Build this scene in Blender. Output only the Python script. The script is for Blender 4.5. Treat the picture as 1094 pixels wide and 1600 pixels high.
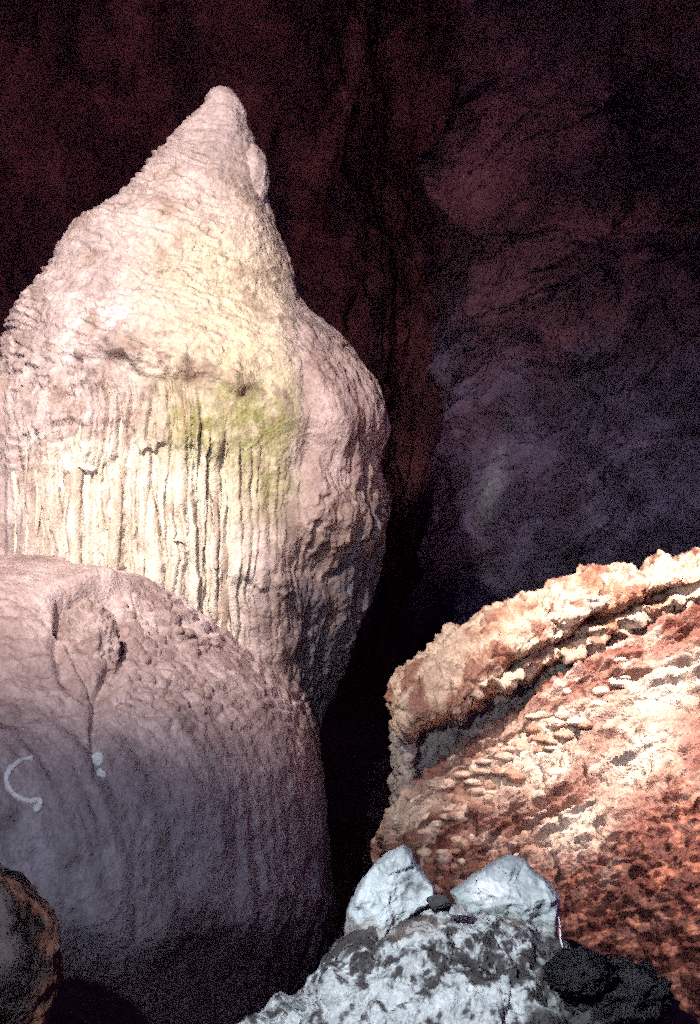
import bpy, math, random
import numpy as np

for o in list(bpy.data.objects):
    bpy.data.objects.remove(o, do_unlink=True)
scene = bpy.context.scene
COL = scene.collection
random.seed(7)

# ------------------------------------------------------------------ camera
CAM_Z = 1.6
K = 0.72 / 1600.0            # metres per photograph pixel at one metre
cd = bpy.data.cameras.new('camera')
cd.sensor_fit = 'VERTICAL'; cd.sensor_height = 36.0; cd.lens = 50.0
cd.clip_start = 0.05; cd.clip_end = 200.0
cam = bpy.data.objects.new('camera', cd); COL.objects.link(cam)
cam.location = (0, 0, CAM_Z); cam.rotation_euler = (math.radians(90), 0, 0)
scene.camera = cam

# ------------------------------------------------------------------ world: dim purple fill added to lift the cave's shadows
w = bpy.data.worlds.new('World'); scene.world = w; w.use_nodes = True
bg = w.node_tree.nodes['Background']
bg.inputs['Color'].default_value = (0.55, 0.20, 0.80, 1)
bg.inputs['Strength'].default_value = 0.17

# ------------------------------------------------------------------ lamps of the show cave, an added wall fill and the camera's flash
def spot(name, loc, target, power, color, cone, blend, size):
    l = bpy.data.lights.new(name, 'SPOT'); l.energy = power; l.color = color
    l.spot_size = math.radians(cone); l.spot_blend = blend; l.shadow_soft_size = size
    o = bpy.data.objects.new(name, l); COL.objects.link(o); o.location = loc
    from mathutils import Vector
    d = Vector(target) - Vector(loc)
    o.rotation_euler = d.to_track_quat('-Z', 'Y').to_euler()
    return o
spot('cave_lamp_stalagmite', (-1.7, 2.3, 4.5), (-1.12, 8.0, 2.2), 2800, (1.0, 0.86, 0.76), 58, 1.0, 0.05)
spot('cave_lamp_ledge', (1.35, 5.55, 4.9), (2.05, 6.85, 0.8), 3100, (1.0, 0.80, 0.69), 45, 0.8, 0.03)
spot('wall_fill', (-0.6, 10.6, 0.6), (0.0, 20.0, 9.5), 460, (1.0, 0.52, 0.52), 95, 1.0, 0.1)  # unseen fill added behind the stalagmite to lift the rear wall
spot('handheld_flash', (-0.85, -0.05, 2.6), (-0.1, 8.0, 1.2), 560, (0.82, 0.93, 1.0), 75, 0.3, 0.03)

scene.view_settings.view_transform = 'Standard'
scene.view_settings.look = 'None'
scene.view_settings.exposure = 0.0
scene.view_settings.gamma = 1.0
scene.view_settings.use_curve_mapping = False
scene.render.engine = 'CYCLES'
scene.cycles.max_bounces = 3
scene.cycles.use_denoising = False
scene.cycles.use_adaptive_sampling = True
scene.cycles.adaptive_threshold = 1.0
scene.cycles.sample_clamp_indirect = 0.6
scene.cycles.filter_width = 1.8
scene.cycles.adaptive_min_samples = 4      # stop early: the photograph is a grainy high-speed film
scene.cycles.use_light_tree = False
scene.cycles.light_sampling_threshold = 0.3

# ------------------------------------------------------------------ numpy helpers
F = np.float32
def _hash(ix, iy, iz):
    h = (ix.astype(np.uint32) * np.uint32(374761393) + iy.astype(np.uint32) * np.uint32(668265263)
         + iz.astype(np.uint32) * np.uint32(2147483647 // 3 * 2 + 1))
    h = (h ^ (h >> np.uint32(13))) * np.uint32(1274126177)
    h = (h ^ (h >> np.uint32(16))) * np.uint32(2246822519)
    return h ^ (h >> np.uint32(15))

def pnoise(P):
    P = np.asarray(P, F)
    i = np.floor(P).astype(np.int32); f = P - i
    u = f * f * f * (f * (f * 6 - 15) + 10)
    out = np.zeros(P.shape[:-1], F)
    for a in (0, 1):
        wx = u[..., 0] if a else 1 - u[..., 0]
        for b in (0, 1):
            wy = u[..., 1] if b else 1 - u[..., 1]
            for c in (0, 1):
                wz = u[..., 2] if c else 1 - u[..., 2]
                h = _hash(i[..., 0] + a, i[..., 1] + b, i[..., 2] + c)
                gx = (h & np.uint32(1023)).astype(F) / 511.5 - 1
                gy = ((h >> np.uint32(10)) & np.uint32(1023)).astype(F) / 511.5 - 1
                gz = ((h >> np.uint32(20)) & np.uint32(1023)).astype(F) / 511.5 - 1
                out += wx * wy * wz * (gx * (f[..., 0] - a) + gy * (f[..., 1] - b) + gz * (f[..., 2] - c))
    return out * 1.35

def fbm(P, octv=4, lac=2.03, gain=0.5, off=0.0):
    P = np.asarray(P, F) + F(off); s = 0; a = 1.0; t = 0
    for _ in range(octv):
        s = s + a * pnoise(P); t += a; a *= gain; P = P * F(lac) + F(17.3)
    return s / t

def ridged(P, octv=4, off=0.0):
    P = np.asarray(P, F) + F(off); s = 0; a = 1.0; t = 0
    for _ in range(octv):
        s = s + a * (1 - np.abs(pnoise(P)) * 2); t += a; a *= 0.5; P = P * F(2.1) + F(9.1)
    return s / t

def worley(P, off=0.0):
    """F1, F2 and a random value for the nearest cell"""
    P = np.asarray(P, F) + F(off)
    i = np.floor(P).astype(np.int32); f = P - i
    f1 = np.full(P.shape[:-1], 9, F); f2 = f1.copy(); idv = np.zeros_like(f1)
    for a in (-1, 0, 1):
        for b in (-1, 0, 1):
            for c in (-1, 0, 1):
                h = _hash(i[..., 0] + a, i[..., 1] + b, i[..., 2] + c)
                dx = a + (h & np.uint32(1023)).astype(F) / 1023 - f[..., 0]
                dy = b + ((h >> np.uint32(10)) & np.uint32(1023)).astype(F) / 1023 - f[..., 1]
                dz = c + ((h >> np.uint32(20)) & np.uint32(1023)).astype(F) / 1023 - f[..., 2]
                d = dx * dx + dy * dy + dz * dz
                near = d < f1
                f2 = np.where(near, f1, np.minimum(f2, d))
                idv = np.where(near, (h >> np.uint32(4) & np.uint32(255)).astype(F) / 255, idv)
                f1 = np.where(near, d, f1)
    return np.sqrt(f1), np.sqrt(f2), idv

def sstep(a, b, x):
    t = np.clip((x - a) / (b - a), 0, 1); return t * t * (3 - 2 * t)

def gauss(x, s):
    return np.exp(-(x / s) ** 2)

def W(px, py, d):
    px = np.asarray(px, float); py = np.asarray(py, float); d = np.asarray(d, float)
    return np.stack(np.broadcast_arrays((px - 547) * K * d, d, CAM_Z - (py - 800) * K * d), -1)

def proj(P):
    return 547 + P[..., 0] / (K * P[..., 1]), 800 - (P[..., 2] - CAM_Z) / (K * P[..., 1])

def catmull(C, t):
    """C (n, ...), t in 0..n-1"""
    n = len(C); i = np.clip(np.floor(t).astype(int), 0, n - 2); f = (t - i)
    sh = (-1,) + (1,) * (C.ndim - 1); f = f.reshape(sh)
    p0 = C[np.clip(i - 1, 0, n - 1)]; p1 = C[i]; p2 = C[i + 1]; p3 = C[np.clip(i + 2, 0, n - 1)]
    return 0.5 * (2 * p1 + (p2 - p0) * f + (2 * p0 - 5 * p1 + 4 * p2 - p3) * f ** 2 + (3 * p1 - p0 - 3 * p2 + p3) * f ** 3)

def loft(C, nr, nc):
    C = np.asarray(C, float)
    g = catmull(C, np.linspace(0, C.shape[0] - 1, nr))
    return np.swapaxes(catmull(np.swapaxes(g, 0, 1), np.linspace(0, C.shape[1] - 1, nc)), 0, 1)

def gnormals(V, wrap=False, flip=False):
    if wrap:
        du = np.roll(V, -1, 1) - np.roll(V, 1, 1)
    else:
        du = np.gradient(V, axis=1)
    dv = np.gradient(V, axis=0)
    n = np.cross(du, dv)
    n /= np.maximum(np.linalg.norm(n, axis=-1, keepdims=True), 1e-9)
    return -n if flip else n

def mix(a, b, t):
    return a + (b - a) * t[..., None]

def make_mesh(name, V, F4, col=None, mat=None, base=(0, 0, 0), smooth=True):
    V = np.asarray(V, float).reshape(-1, 3) - np.asarray(base, float)
    F4 = np.asarray(F4, np.int32)
    me = bpy.data.meshes.new(name)
    k = F4.shape[1]
    me.vertices.add(len(V)); me.vertices.foreach_set('co', V.astype(F).ravel())
    me.loops.add(F4.size); me.loops.foreach_set('vertex_index', F4.ravel())
    me.polygons.add(len(F4)); me.polygons.foreach_set('loop_start', np.arange(0, F4.size, k, dtype=np.int32))
    me.polygons.foreach_set('use_smooth', np.full(len(F4), smooth))
    me.update(calc_edges=True)
    if col is not None:
        c = np.ones((len(V), 4), F); c[:, :3] = np.clip(np.asarray(col).reshape(-1, 3), 0.002, 0.9)
        at = me.color_attributes.new('rock_colour', 'FLOAT_COLOR', 'POINT')
        at.data.foreach_set('color', c.ravel())
    if mat: me.materials.append(mat)
    return me

def grid_faces(nr, nc, wrap=False, flip=False):
    i = np.arange(nr - 1)[:, None]; j = np.arange(nc if wrap else nc - 1)[None, :]
    j2 = (j + 1) % nc
    q = np.stack([i * nc + j, (i + 1) * nc + j, (i + 1) * nc + j2, i * nc + j2], -1).reshape(-1, 4)
    return q[:, ::-1] if flip else q

def link(name, me, parent=None, loc=(0, 0, 0), label=None, cat=None, group=None, kind=None):
    o = bpy.data.objects.new(name, me); COL.objects.link(o)
    if parent: o.parent = parent
    o.location = loc
    if label: o['label'] = label
    if cat: o['category'] = cat
    if group: o['group'] = group
    if kind: o['kind'] = kind
    return o

# ------------------------------------------------------------------ materials
def rock_material(name, bump=0.5, scale=1.0, rough=(0.55, 0.85), vary=0.25, spec=0.35, tint=(1, 1, 1)):
    m = bpy.data.materials.new(name); m.use_nodes = True
    nt = m.node_tree; N = nt.nodes; L = nt.links
    b = N['Principled BSDF']
    tc = N.new('ShaderNodeTexCoord')
    at = N.new('ShaderNodeAttribute'); at.attribute_name = 'rock_colour'
    n1 = N.new('ShaderNodeTexNoise'); n1.inputs['Scale'].default_value = 55 * scale; n1.inputs['Detail'].default_value = 3; n1.inputs['Roughness'].default_value = 0.7
    n2 = N.new('ShaderNodeTexNoise'); n2.inputs['Scale'].default_value = 14 * scale; n2.inputs['Detail'].default_value = 4; n2.inputs['Roughness'].default_value = 0.65
    vo = N.new('ShaderNodeTexVoronoi'); vo.inputs['Scale'].default_value = 70 * scale
    for n in (n1, n2, vo): L.new(tc.outputs['Object'], n.inputs['Vector'])
    mr = N.new('ShaderNodeMapRange'); mr.inputs['From Min'].default_value = 0.3; mr.inputs['From Max'].default_value = 0.7
    mr.inputs['To Min'].default_value = 1 - vary; mr.inputs['To Max'].default_value = 1 + vary
    L.new(n1.outputs['Fac'], mr.inputs['Value'])
    mr2 = N.new('ShaderNodeMapRange'); mr2.inputs['From Min'].default_value = 0.3; mr2.inputs['From Max'].default_value = 0.7
    mr2.inputs['To Min'].default_value = 1 - vary * 0.8; mr2.inputs['To Max'].default_value = 1 + vary * 0.8
    L.new(n2.outputs['Fac'], mr2.inputs['Value'])
    mm = N.new('ShaderNodeMath'); mm.operation = 'MULTIPLY'; L.new(mr.outputs[0], mm.inputs[0]); L.new(mr2.outputs[0], mm.inputs[1])
    mu = N.new('ShaderNodeMix'); mu.data_type = 'RGBA'; mu.blend_type = 'MULTIPLY'; mu.inputs['Factor'].default_value = 1.0
    L.new(at.outputs['Color'], mu.inputs[6]); L.new(mm.outputs[0], mu.inputs[7])
    L.new(mu.outputs[2], b.inputs['Base Color'])
    rr = N.new('ShaderNodeMapRange'); rr.inputs['To Min'].default_value = rough[0]; rr.inputs['To Max'].default_value = rough[1]
    L.new(n2.outputs['Fac'], rr.inputs['Value']); L.new(rr.outputs[0], b.inputs['Roughness'])
    b.inputs['Specular IOR Level'].default_value = spec
    ad = N.new('ShaderNodeMath'); ad.operation = 'MULTIPLY_ADD'; ad.inputs[1].default_value = 0.5
    L.new(vo.outputs['Distance'], ad.inputs[0]); L.new(n1.outputs['Fac'], ad.inputs[2])
    ad2 = N.new('ShaderNodeMath'); ad2.operation = 'MULTIPLY_ADD'; ad2.inputs[1].default_value = 2.0
    L.new(n2.outputs['Fac'], ad2.inputs[0]); L.new(ad.outputs[0], ad2.inputs[2])
    bp = N.new('ShaderNodeBump'); bp.inputs['Strength'].default_value = bump; bp.inputs['Distance'].default_value = 0.012 / scale
    L.new(ad2.outputs[0], bp.inputs['Height']); L.new(bp.outputs['Normal'], b.inputs['Normal'])
    return m

def plain_material(name, c, rough=0.6):
    m = bpy.data.materials.new(name); m.use_nodes = True
    nt = m.node_tree; b = nt.nodes['Principled BSDF']
    n = nt.nodes.new('ShaderNodeTexNoise'); n.inputs['Scale'].default_value = 60
    r = nt.nodes.new('ShaderNodeMapRange'); r.inputs['From Min'].default_value = 0.3; r.inputs['From Max'].default_value = 0.65; r.inputs['To Min'].default_value = 0.45; r.inputs['To Max'].default_value = 1.2
    nt.links.new(n.outputs['Fac'], r.inputs['Value'])
    mu = nt.nodes.new('ShaderNodeMix'); mu.data_type = 'RGBA'; mu.blend_type = 'MULTIPLY'; mu.inputs['Factor'].default_value = 1
    mu.inputs[6].default_value = (*c, 1); nt.links.new(r.outputs[0], mu.inputs[7])
    nt.links.new(mu.outputs[2], b.inputs['Base Color']); b.inputs['Roughness'].default_value = rough
    return m

M_STAL = rock_material('pale_calcite', 0.55, 1.0)
M_MOUND = rock_material('brown_flowstone', 0.55, 1.2, (0.5, 0.8))
M_LEDGE = rock_material('red_flowstone', 0.7, 1.1, (0.4, 0.8), 0.3, 0.45)
M_BOULD = rock_material('grey_boulder_rock', 0.8, 2.0, (0.6, 0.9), 0.3)
M_SLAB = rock_material('white_crystal_rock', 0.45, 1.8, (0.35, 0.7), 0.12, 0.5)
M_WALL = rock_material('dark_cave_rock', 0.8, 0.35, (0.6, 0.9), 0.3)
M_WHITE = plain_material('white_scrap_material', (0.8, 0.82, 0.85))
M_CORD = plain_material('pale_cord_material', (0.8, 0.8, 0.82))

# ------------------------------------------------------------------ the setting: rear wall running up into the roof, right-hand wall, floor
def build_wall():
    pxs = [-900, -500, -100, 150, 400, 560, 640, 720, 900, 1200, 1600, 2000]
    dep = [12, 16, 19.5, 20.5, 20.5, 21.5, 23, 22, 20, 18, 14, 10]
    rows = []
    for pz, f, up in [(2100, 0.86, 0), (1600, 0.95, 0), (1100, 1.0, 0), (600, 1.02, 0), (200, 1.0, 0), (-150, 0.93, 0), (-420, 0.80, 0)]:
        rows.append([W(p, pz, d * f) for p, d in zip(pxs, dep)])
    top = np.array(rows[-1])
    r2 = top.copy(); r2[:, 1] = top[:, 1] * 0.6; r2[:, 2] = top[:, 2] + 0.4
    r3 = top.copy(); r3[:, 1] = top[:, 1] * 0.2; r3[:, 2] = top[:, 2] + 0.3
    rows += [r2, r3]
    V = loft(np.array(rows)[::-1], 420, 460)
    n = gnormals(V)
    if (n * (np.array([0, 5, 2]) - V)).sum(-1).mean() < 0: n = -n
    Pn = V * np.array([1, 1, 0.55])
    h = 0.75 * fbm(Pn * 0.55, 4) + 0.14 * ridged(V * np.array([1.2, 1.2, 0.5]), 4) + 0.16 * fbm(V * 2.6, 4, off=5)
    f1, f2, _ = worley(V * 1.3 + 0.3 * fbm(V * 2, 2)[..., None]); h += 0.05 * np.minimum(f2 - f1, 0.5)
    V = V + 1.4 * n * h[..., None]
    c = mix(np.array([0.12, 0.045, 0.06]), np.array([0.32, 0.125, 0.135]), sstep(-0.25, 0.35, fbm(V * 0.8, 4, off=3)))
    c = mix(c, np.array([0.07, 0.035, 0.06]), 0.75 * sstep(0.02, 0.25, fbm(V * np.array([1.3, 1.3, 0.5]), 3, off=9)))
    me = make_mesh('cave_wall', V, grid_faces(420, 460, flip=True), c, M_WALL)
    link('cave_wall', me, kind='structure', label='dark purplish rock wall and roof closing the cave behind')

def build_right_wall():
    # a nearer buttress of the right wall; its left edge turns back into the dark cleft
    rows = []
    for py, e, dd in [(-500, 760, 9.5), (-100, 735, 10.2), (150, 715, 10.9), (290, 698, 11.0), (370, 722, 11.2), (450, 692, 11.0),
                      (600, 678, 10.8), (760, 690, 10.6), (900, 700, 10.5), (1150, 690, 10.4), (1500, 670, 10.2)]:
        dd *= 1.4
        rows.append([W(e + 60, py, dd + 4.6), W(e + 4, py, dd + 1.6), W(e + 2, py, dd + 0.5), W(e + 45, py, dd - 0.05), W(e + 150, py, dd - 0.45),
                     W(e + 300, py, dd - 0.6), W(e + 470, py, dd - 1.3), W(e + 800, py, dd - 2.6), W(e + 1300, py, dd - 5.0)])
    V = loft(np.array(rows), 460, 420)
    n = gnormals(V)
    if (n * (np.array([0, 0, 1.6]) - V)).sum(-1).mean() < 0: n = -n
    D = V @ np.array([[0.8, 0, -0.5], [0, 1, 0], [0.5, 0, 0.8]])
    h = 0.7 * fbm(V * np.array([0.5, 0.5, 0.45]), 3, off=21) + 0.34 * ridged(D * np.array([0.7, 0.7, 1.3]), 5, off=2) + 0.16 * (worley(D * np.array([1.1, 1.1, 1.6]), off=3)[2] - 0.5) + 0.10 * fbm(V * 4, 4, off=8)
    h *= 0.35 + 0.65 * sstep(30, 140, np.arange(420))[None, :]
    V = V + n * h[..., None]
    c = mix(np.array([0.045, 0.023, 0.036]), np.array([0.15, 0.07, 0.095]), sstep(-0.2, 0.35, fbm(V * 1.1, 4, off=31)))
    qx, qy = proj(V)
    c = mix(c, mix(np.array([0.04, 0.037, 0.07]), np.array([0.14, 0.13, 0.23]), sstep(-0.15, 0.3, fbm(V * 1.6, 4, off=35))), 0.8 * sstep(400, 700, qy + 100 * fbm(V, 2)))  # blue of flash and ambient light put into the lower rock colour
    c = mix(c, np.array([0.22, 0.25, 0.30]), 0.8 * gauss(qx - 768 + 0.25 * (qy - 760), 16) * gauss(qy - 755, 55))
    c = mix(c, np.array([0.24, 0.12, 0.14]), 0.7 * gauss(qx - 742, 34) * gauss(qy - 285, 48))
    me = make_mesh('cave_wall_right', V, grid_faces(460, 420), c, M_WALL)
    link('cave_wall_right', me, kind='structure', label='dim grey blue buttress of the right cave wall')

def build_floor():
    nx, ny = 300, 340
    X, Y = np.meshgrid(np.linspace(-9, 9, nx), np.linspace(-3, 17, ny))
    Z = np.full_like(X, -0.28)
    P = np.stack([X, Y, 0 * X], -1)
    Z = Z - 0.05 - 0.5 * sstep(4.2, 5.4, Y) + 0.20 * fbm(P * 0.6, 3, off=4) + 0.10 * ridged(P * 1.3, 4, off=1) + 0.05 * fbm(P * 4, 3, off=2) + 0.05 * np.maximum(Y - 6, 0)
    V = np.stack([X, Y, Z], -1)
    c = mix(np.array([0.03, 0.018, 0.022]), np.array([0.08, 0.045, 0.05]), sstep(-0.2, 0.3, fbm(V * 2, 4, off=6)))
    link('cave_floor', make_mesh('cave_floor', V, grid_faces(ny, nx, flip=True), c, M_WALL), kind='structure', label='dark muddy uneven floor of the cave')

build_wall(); build_right_wall(); build_floor()

# ------------------------------------------------------------------ round bodies given by a left and right outline at a depth
def outline_body(prof, D, nr, nc, depth=0.9, front=0.6):
    """prof rows (py, left px, right px); returns grid V (nr, nc, 3) and angle; most columns on the front half"""
    prof = np.array(prof, float)
    seg = np.r_[0, np.cumsum(np.hypot(np.diff(prof[:, 0]), np.maximum(np.abs(np.diff(prof[:, 1])), np.abs(np.diff(prof[:, 2])))))]
    t = np.interp(np.linspace(0, seg[-1], nr), seg, np.arange(len(prof)))
    p = catmull(prof, t)
    py, l, r = p.T
    nf = int(nc * front); nb = nc - nf
    th = np.r_[np.linspace(0, math.pi, nf, endpoint=False), math.pi + np.linspace(0, math.pi, nb, endpoint=False)]
    c = (l + r) / 2; a = np.maximum((r - l) / 2, 0.5)
    d = D if np.ndim(D) else np.full(nr, D)
    x = (c[:, None] + a[:, None] * np.cos(th) - 547) * K * d[:, None]
    y = d[:, None] - a[:, None] * K * d[:, None] * depth * np.sin(th)
    z = np.repeat((CAM_Z - (py - 800) * K * d)[:, None], nc, 1)
    return np.stack([x, y, z], -1), th, a * K * d, py

def sawtooth(x, sharp=0.18):
    f = x - np.floor(x)
    return np.where(f < 1 - sharp, f / (1 - sharp), (1 - f) / sharp)

# ------------------------------------------------------------------ the tall stalagmite
SB = W(290, 1500, 8.0)
stal = link('stalagmite', None, None, SB, 'tall pale cream stalagmite with pointed tip and fluted lower half behind the round mound', 'stalagmite')

prof = [(136, 338, 352), (140, 330, 362), (150, 322, 372), (168, 316, 382), (190, 297, 388), (215, 272, 394), (245, 246, 402), (280, 213, 410), (320, 168, 418),
        (355, 122, 432), (385, 97, 446), (430, 68, 458), (470, 38, 468), (490, 26, 482), (510, 17, 505), (545, 8, 538), (580, 3, 564), (625, 0, 586), (665, -2, 597), (695, -4, 592), (730, -5, 584),
        (770, -6, 582), (830, -6, 586), (880, -6, 584), (940, 0, 574), (1010, 20, 556), (1090, 40, 536), (1180, 60, 520), (1500, 60, 520)]
NR, NC = 760, 800
V, th, rad, pyr = outline_body(prof, 8.0, NR, NC, 0.9, 0.72)
n = gnormals(V, True)
ctr = np.stack([np.broadcast_to(V[:, :, 0].mean(1, keepdims=True), V.shape[:2]), np.full(V.shape[:2], 8.0), V[..., 2]], -1)
if (n * (V - ctr)).sum(-1).mean() < 0: n = -n
qx, qy = proj(V)
arc = np.arccos(np.clip((qx - 290) / 325.0, -1, 1)) * 325 * K * 8                                   # metres round the trunk
arc = np.where(th[None, :] > math.pi, 6.0 - arc, arc)
warp = fbm(V * 2.2, 3, off=1)
A3 = np.stack([arc, 0 * arc, V[..., 2]], -1)
# broad swellings
h = 0.05 * fbm(V * 1.5, 3, off=2) + 0.025 * fbm(V * 4, 3, off=3)
# lip where the smooth upper cap ends
lipx = 548 + 0.24 * (qx - 150) + 46 * fbm(V * np.array([5, 5, 0.1]), 4, off=14)
lipm = sstep(110, 180, qx) * (1 - sstep(330, 420, qx))
lipm = lipm * (0.35 + 0.65 * sstep(-0.2, 0.2, fbm(V * 4.5, 3, off=16)))
h = h + 0.10 * lipm * gauss(np.minimum(qy - lipx, 0), 50) * (qy < lipx) + 0.10 * lipm * gauss(np.maximum(qy - lipx, 0), 8) * (qy >= lipx)
# scaly wrinkles of the cap
capm = 1 - sstep(560, 640, qy + 0.0 * qx)
wr = sawtooth((V[..., 2] + 0.35 * (V[..., 0] + 0.9)) * 17 + 2.2 * fbm(A3 * np.array([2.5, 1, 5]), 3, off=4), 0.25)
wrm = capm * (1 - 0.75 * sstep(320, 380, qx - 0.12 * (qy - 400)))
h = h - 0.018 * wr * wrm * (0.4 + 0.9 * sstep(-0.2, 0.3, fbm(V * 3, 2, off=33)))
f1, f2, _ = worley(A3 * np.array([14, 1, 20]) + 0.8 * fbm(V * 9, 2)[..., None])
h = h + 0.013 * np.minimum(f2 - f1, 0.45) * wrm * 1.6
h = h + 0.010 * ridged(A3 * np.array([9, 1, 12]), 3, off=7) * capm
# vertical flutes in tiers
flm = sstep(590, 640, qy + 150 * fbm(A3 * np.array([5, 1, 0.6]), 3, off=19) + 0.45 * np.minimum(230 - qx, 60)) * (1 - 0.85 * sstep(330, 410, qx + 60 * warp))
ux = arc + 0.07 * fbm(A3 * np.array([2.5, 1, 2.6]), 3, off=5) + 0.016 * fbm(A3 * np.array([8, 1, 14]), 2, off=15)
fl1, fl2, fid = worley(np.stack([ux * 16, 0.75 * V[..., 2] + 0 * ux, 0 * ux], -1) * np.array([1, 1, 1]) + 0.5)
flute = np.minimum((fl2 - fl1), 0.34) / 0.34
flute = np.sqrt(np.clip(flute, 0, 1))
h = h + (0.035 + 0.065 * sstep(-0.25, 0.3, fbm(V * 3, 3, off=17) + 0.12 * sstep(300, 120, qx))) * (flute - 0.7) * flm + 0.03 * (fid - 0.5) * flm
# tier lips crossing the flutes
for y0, xa, xb, am, sl in [(605, 20, 190, 0.026, -0.05), (655, 30, 150, 0.028, 0.05), (740, 100, 220, 0.04, -0.10), (690, 180, 300, 0.03, 0.05), (712, 290, 350, 0.03, 0.0), (560, 20, 170, 0.022, 0.03), (905, 330, 470, 0.03, 0.1)]:
    ly = y0 + sl * (qx - xa) + 46 * fbm(A3 * np.array([9, 1, 0.1]), 4, off=y0)
    m = sstep(xa - 15, xa + 30, qx) * (1 - sstep(xb - 30, xb + 15, qx)) * (0.3 + 0.9 * sstep(-0.2, 0.2, fbm(V * 8, 2, off=y0 + 3)))
    h = h + am * m * np.where(qy < ly, gauss(qy - ly, 40), gauss(qy - ly, 5))
# rough wrinkled strip on the right and blocky left flank
h = h + 0.022 * ridged(A3 * np.array([7, 1, 3.5]), 4, off=27) * sstep(360, 430, qx) * sstep(640, 760, qy)
h = h + 0.016 * (sawtooth(V[..., 2] * 12 + 1.5 * fbm(A3 * np.array([3, 1, 3]), 3, off=6), 0.2) - 0.5) * (1 - sstep(120, 230, qx)) * sstep(420, 560, qy) * (1 - sstep(700, 800, qy))
lobm = sstep(455, 490, qx) * sstep(470, 580, qy)
h = h - 0.015 * gauss(qx - (474 + 10 * warp + 0.03 * (qy - 480)), 13) * sstep(520, 600, qy) * (1 - 0.7 * sstep(640, 760, qy)) + 0.03 * gauss(qx - 520, 34) * sstep(540, 620, qy) * (1 - sstep(680, 780, qy)) + 0.015 * gauss(qx - 440, 24) * sstep(380, 500, qy) * (1 - sstep(600, 760, qy))
h = h + lobm * (0.05 * fbm(V * 2.6, 3, off=102) + 0.035 * ridged(np.stack([V[..., 0], V[..., 1], 0.25 * V[..., 2]], -1) * 6, 4, off=103) + 0.012 * fbm(V * 12, 4, off=104) + 0.04 * ridged(V * 4.5, 4, off=105) * sstep(690, 780, qy))
ly = 812 + 0.25 * (qx - 480) + 70 * fbm(V * 6, 4, off=8)
m = sstep(455, 490, qx) * (1 - sstep(560, 590, qx))
h = h + 0.05 * m * np.where(qy < ly, gauss(qy - ly, 50), gauss(qy - ly, 16)) - 0.14 * sstep(430, 500, qx) * (1 - 0.8 * sstep(525, 575, qx)) * sstep(800, 900, qy + 40 * fbm(V * 4, 3, off=77))
h = h + 0.0045 * fbm(V * 34, 3, off=8) + 0.006 * fbm(V * 14, 3, off=18)
h = h * sstep(0, 30, np.arange(NR))[:, None]
# knobbly tip
h = h + 0.03 * fbm(V * 7, 3, off=44) * (1 - sstep(150, 240, qy)) * sstep(0, 25, np.arange(NR))[:, None]
Vs = V + n * h[..., None]
# colour: pinkish calcite, cleaner yellow-white runnel, algae, dark stain and painted shade under the lip
base_c = np.array([0.46, 0.37, 0.36])
c = mix(base_c * 0.82, base_c * 1.18, sstep(-0.3, 0.3, fbm(V * 3, 4, off=51)))
run = gauss(qx - (338 + 0.33 * (qy - 380) + 14 * warp), 42) * sstep(330, 420, qy) * (1 - sstep(560, 680, qy))
c = mix(c, np.array([0.74, 0.66, 0.48]), np.clip(run * (0.7 + 1.2 * fbm(V * 8, 3, off=52)), 0, 1))
yel = sstep(150, 300, qx) * (1 - sstep(420, 480, qx)) * sstep(230, 430, qy) * (1 - sstep(760, 900, qy))
c = mix(c, np.array([0.62, 0.52, 0.37]), 0.6 * yel)
pale = sstep(650, 730, qy + 30 * warp) * (1 - sstep(330, 420, qx + 40 * warp)) * sstep(10, 120, qx)
c = mix(c, np.array([0.80, 0.72, 0.60]), 0.85 * pale)
pl = gauss(qx - 150, 55) * gauss(qy - 500, 60) * sstep(-0.15, 0.2, fbm(V * 6, 3, off=61))
c = mix(c, np.array([0.72, 0.64, 0.62]), pl)
alg = np.clip(1.4 * gauss(qx - (325 + 0.25 * (qy - 640)), 80) * gauss(qy - 655, 62) + 0.9 * gauss(qx - 428, 44) * sstep(560, 640, qy) * (1 - sstep(760, 860, qy)), 0, 1)
soft = np.clip(gauss(qx - 375, 95) * gauss(qy - 665, 110), 0, 1)
c = mix(c, np.array([0.44, 0.40, 0.19]), 0.5 * soft * sstep(-0.4, 0.2, fbm(V * 6, 5, gain=0.65, off=73)))
alg = alg * sstep(-0.32, 0.25, fbm(V * 9, 5, gain=0.7, off=71) + 0.1 * fbm(A3 * np.array([20, 1, 3]), 3, off=72))
c = mix(c, np.array([0.22, 0.22, 0.07]), 0.9 * alg)
stn_shade = np.clip(1.4 * gauss(qx - 240, 85) * gauss(qy - (565 + 0.2 * (qx - 150)), 34) * sstep(-0.15, 0.15, fbm(V * 7, 4, off=81)), 0, 1)
c = mix(c, np.array([0.17, 0.11, 0.09]), 0.8 * stn_shade)
spots = sstep(0.22, 0.36, fbm(V * 9, 3, off=91)) * sstep(440, 520, qy) * (1 - sstep(620, 700, qy))
c = mix(c, np.array([0.17, 0.11, 0.10]), 0.6 * spots)
c = mix(c, mix(np.array([0.30, 0.20, 0.19]), np.array([0.50, 0.38, 0.36]), sstep(-0.25, 0.25, fbm(np.stack([V[..., 0], V[..., 1], 0.25 * V[..., 2]], -1) * 7, 4, off=106))), 0.85 * lobm)
grey = sstep(370, 460, qx + 50 * warp) * sstep(720, 860, qy)  # brown patches, partly painted shade on the lower right
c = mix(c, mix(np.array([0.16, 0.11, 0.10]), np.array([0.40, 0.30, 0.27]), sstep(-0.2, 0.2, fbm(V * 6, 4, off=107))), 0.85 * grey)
c = mix(c, np.array([0.09, 0.085, 0.11]), 0.9 * sstep(800, 930, qy + 90 * fbm(V * 4, 3) + 0.9 * (qx - 520)) * sstep(430, 500, qx))  # blue-grey shade of the lower right put into the colour
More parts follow.
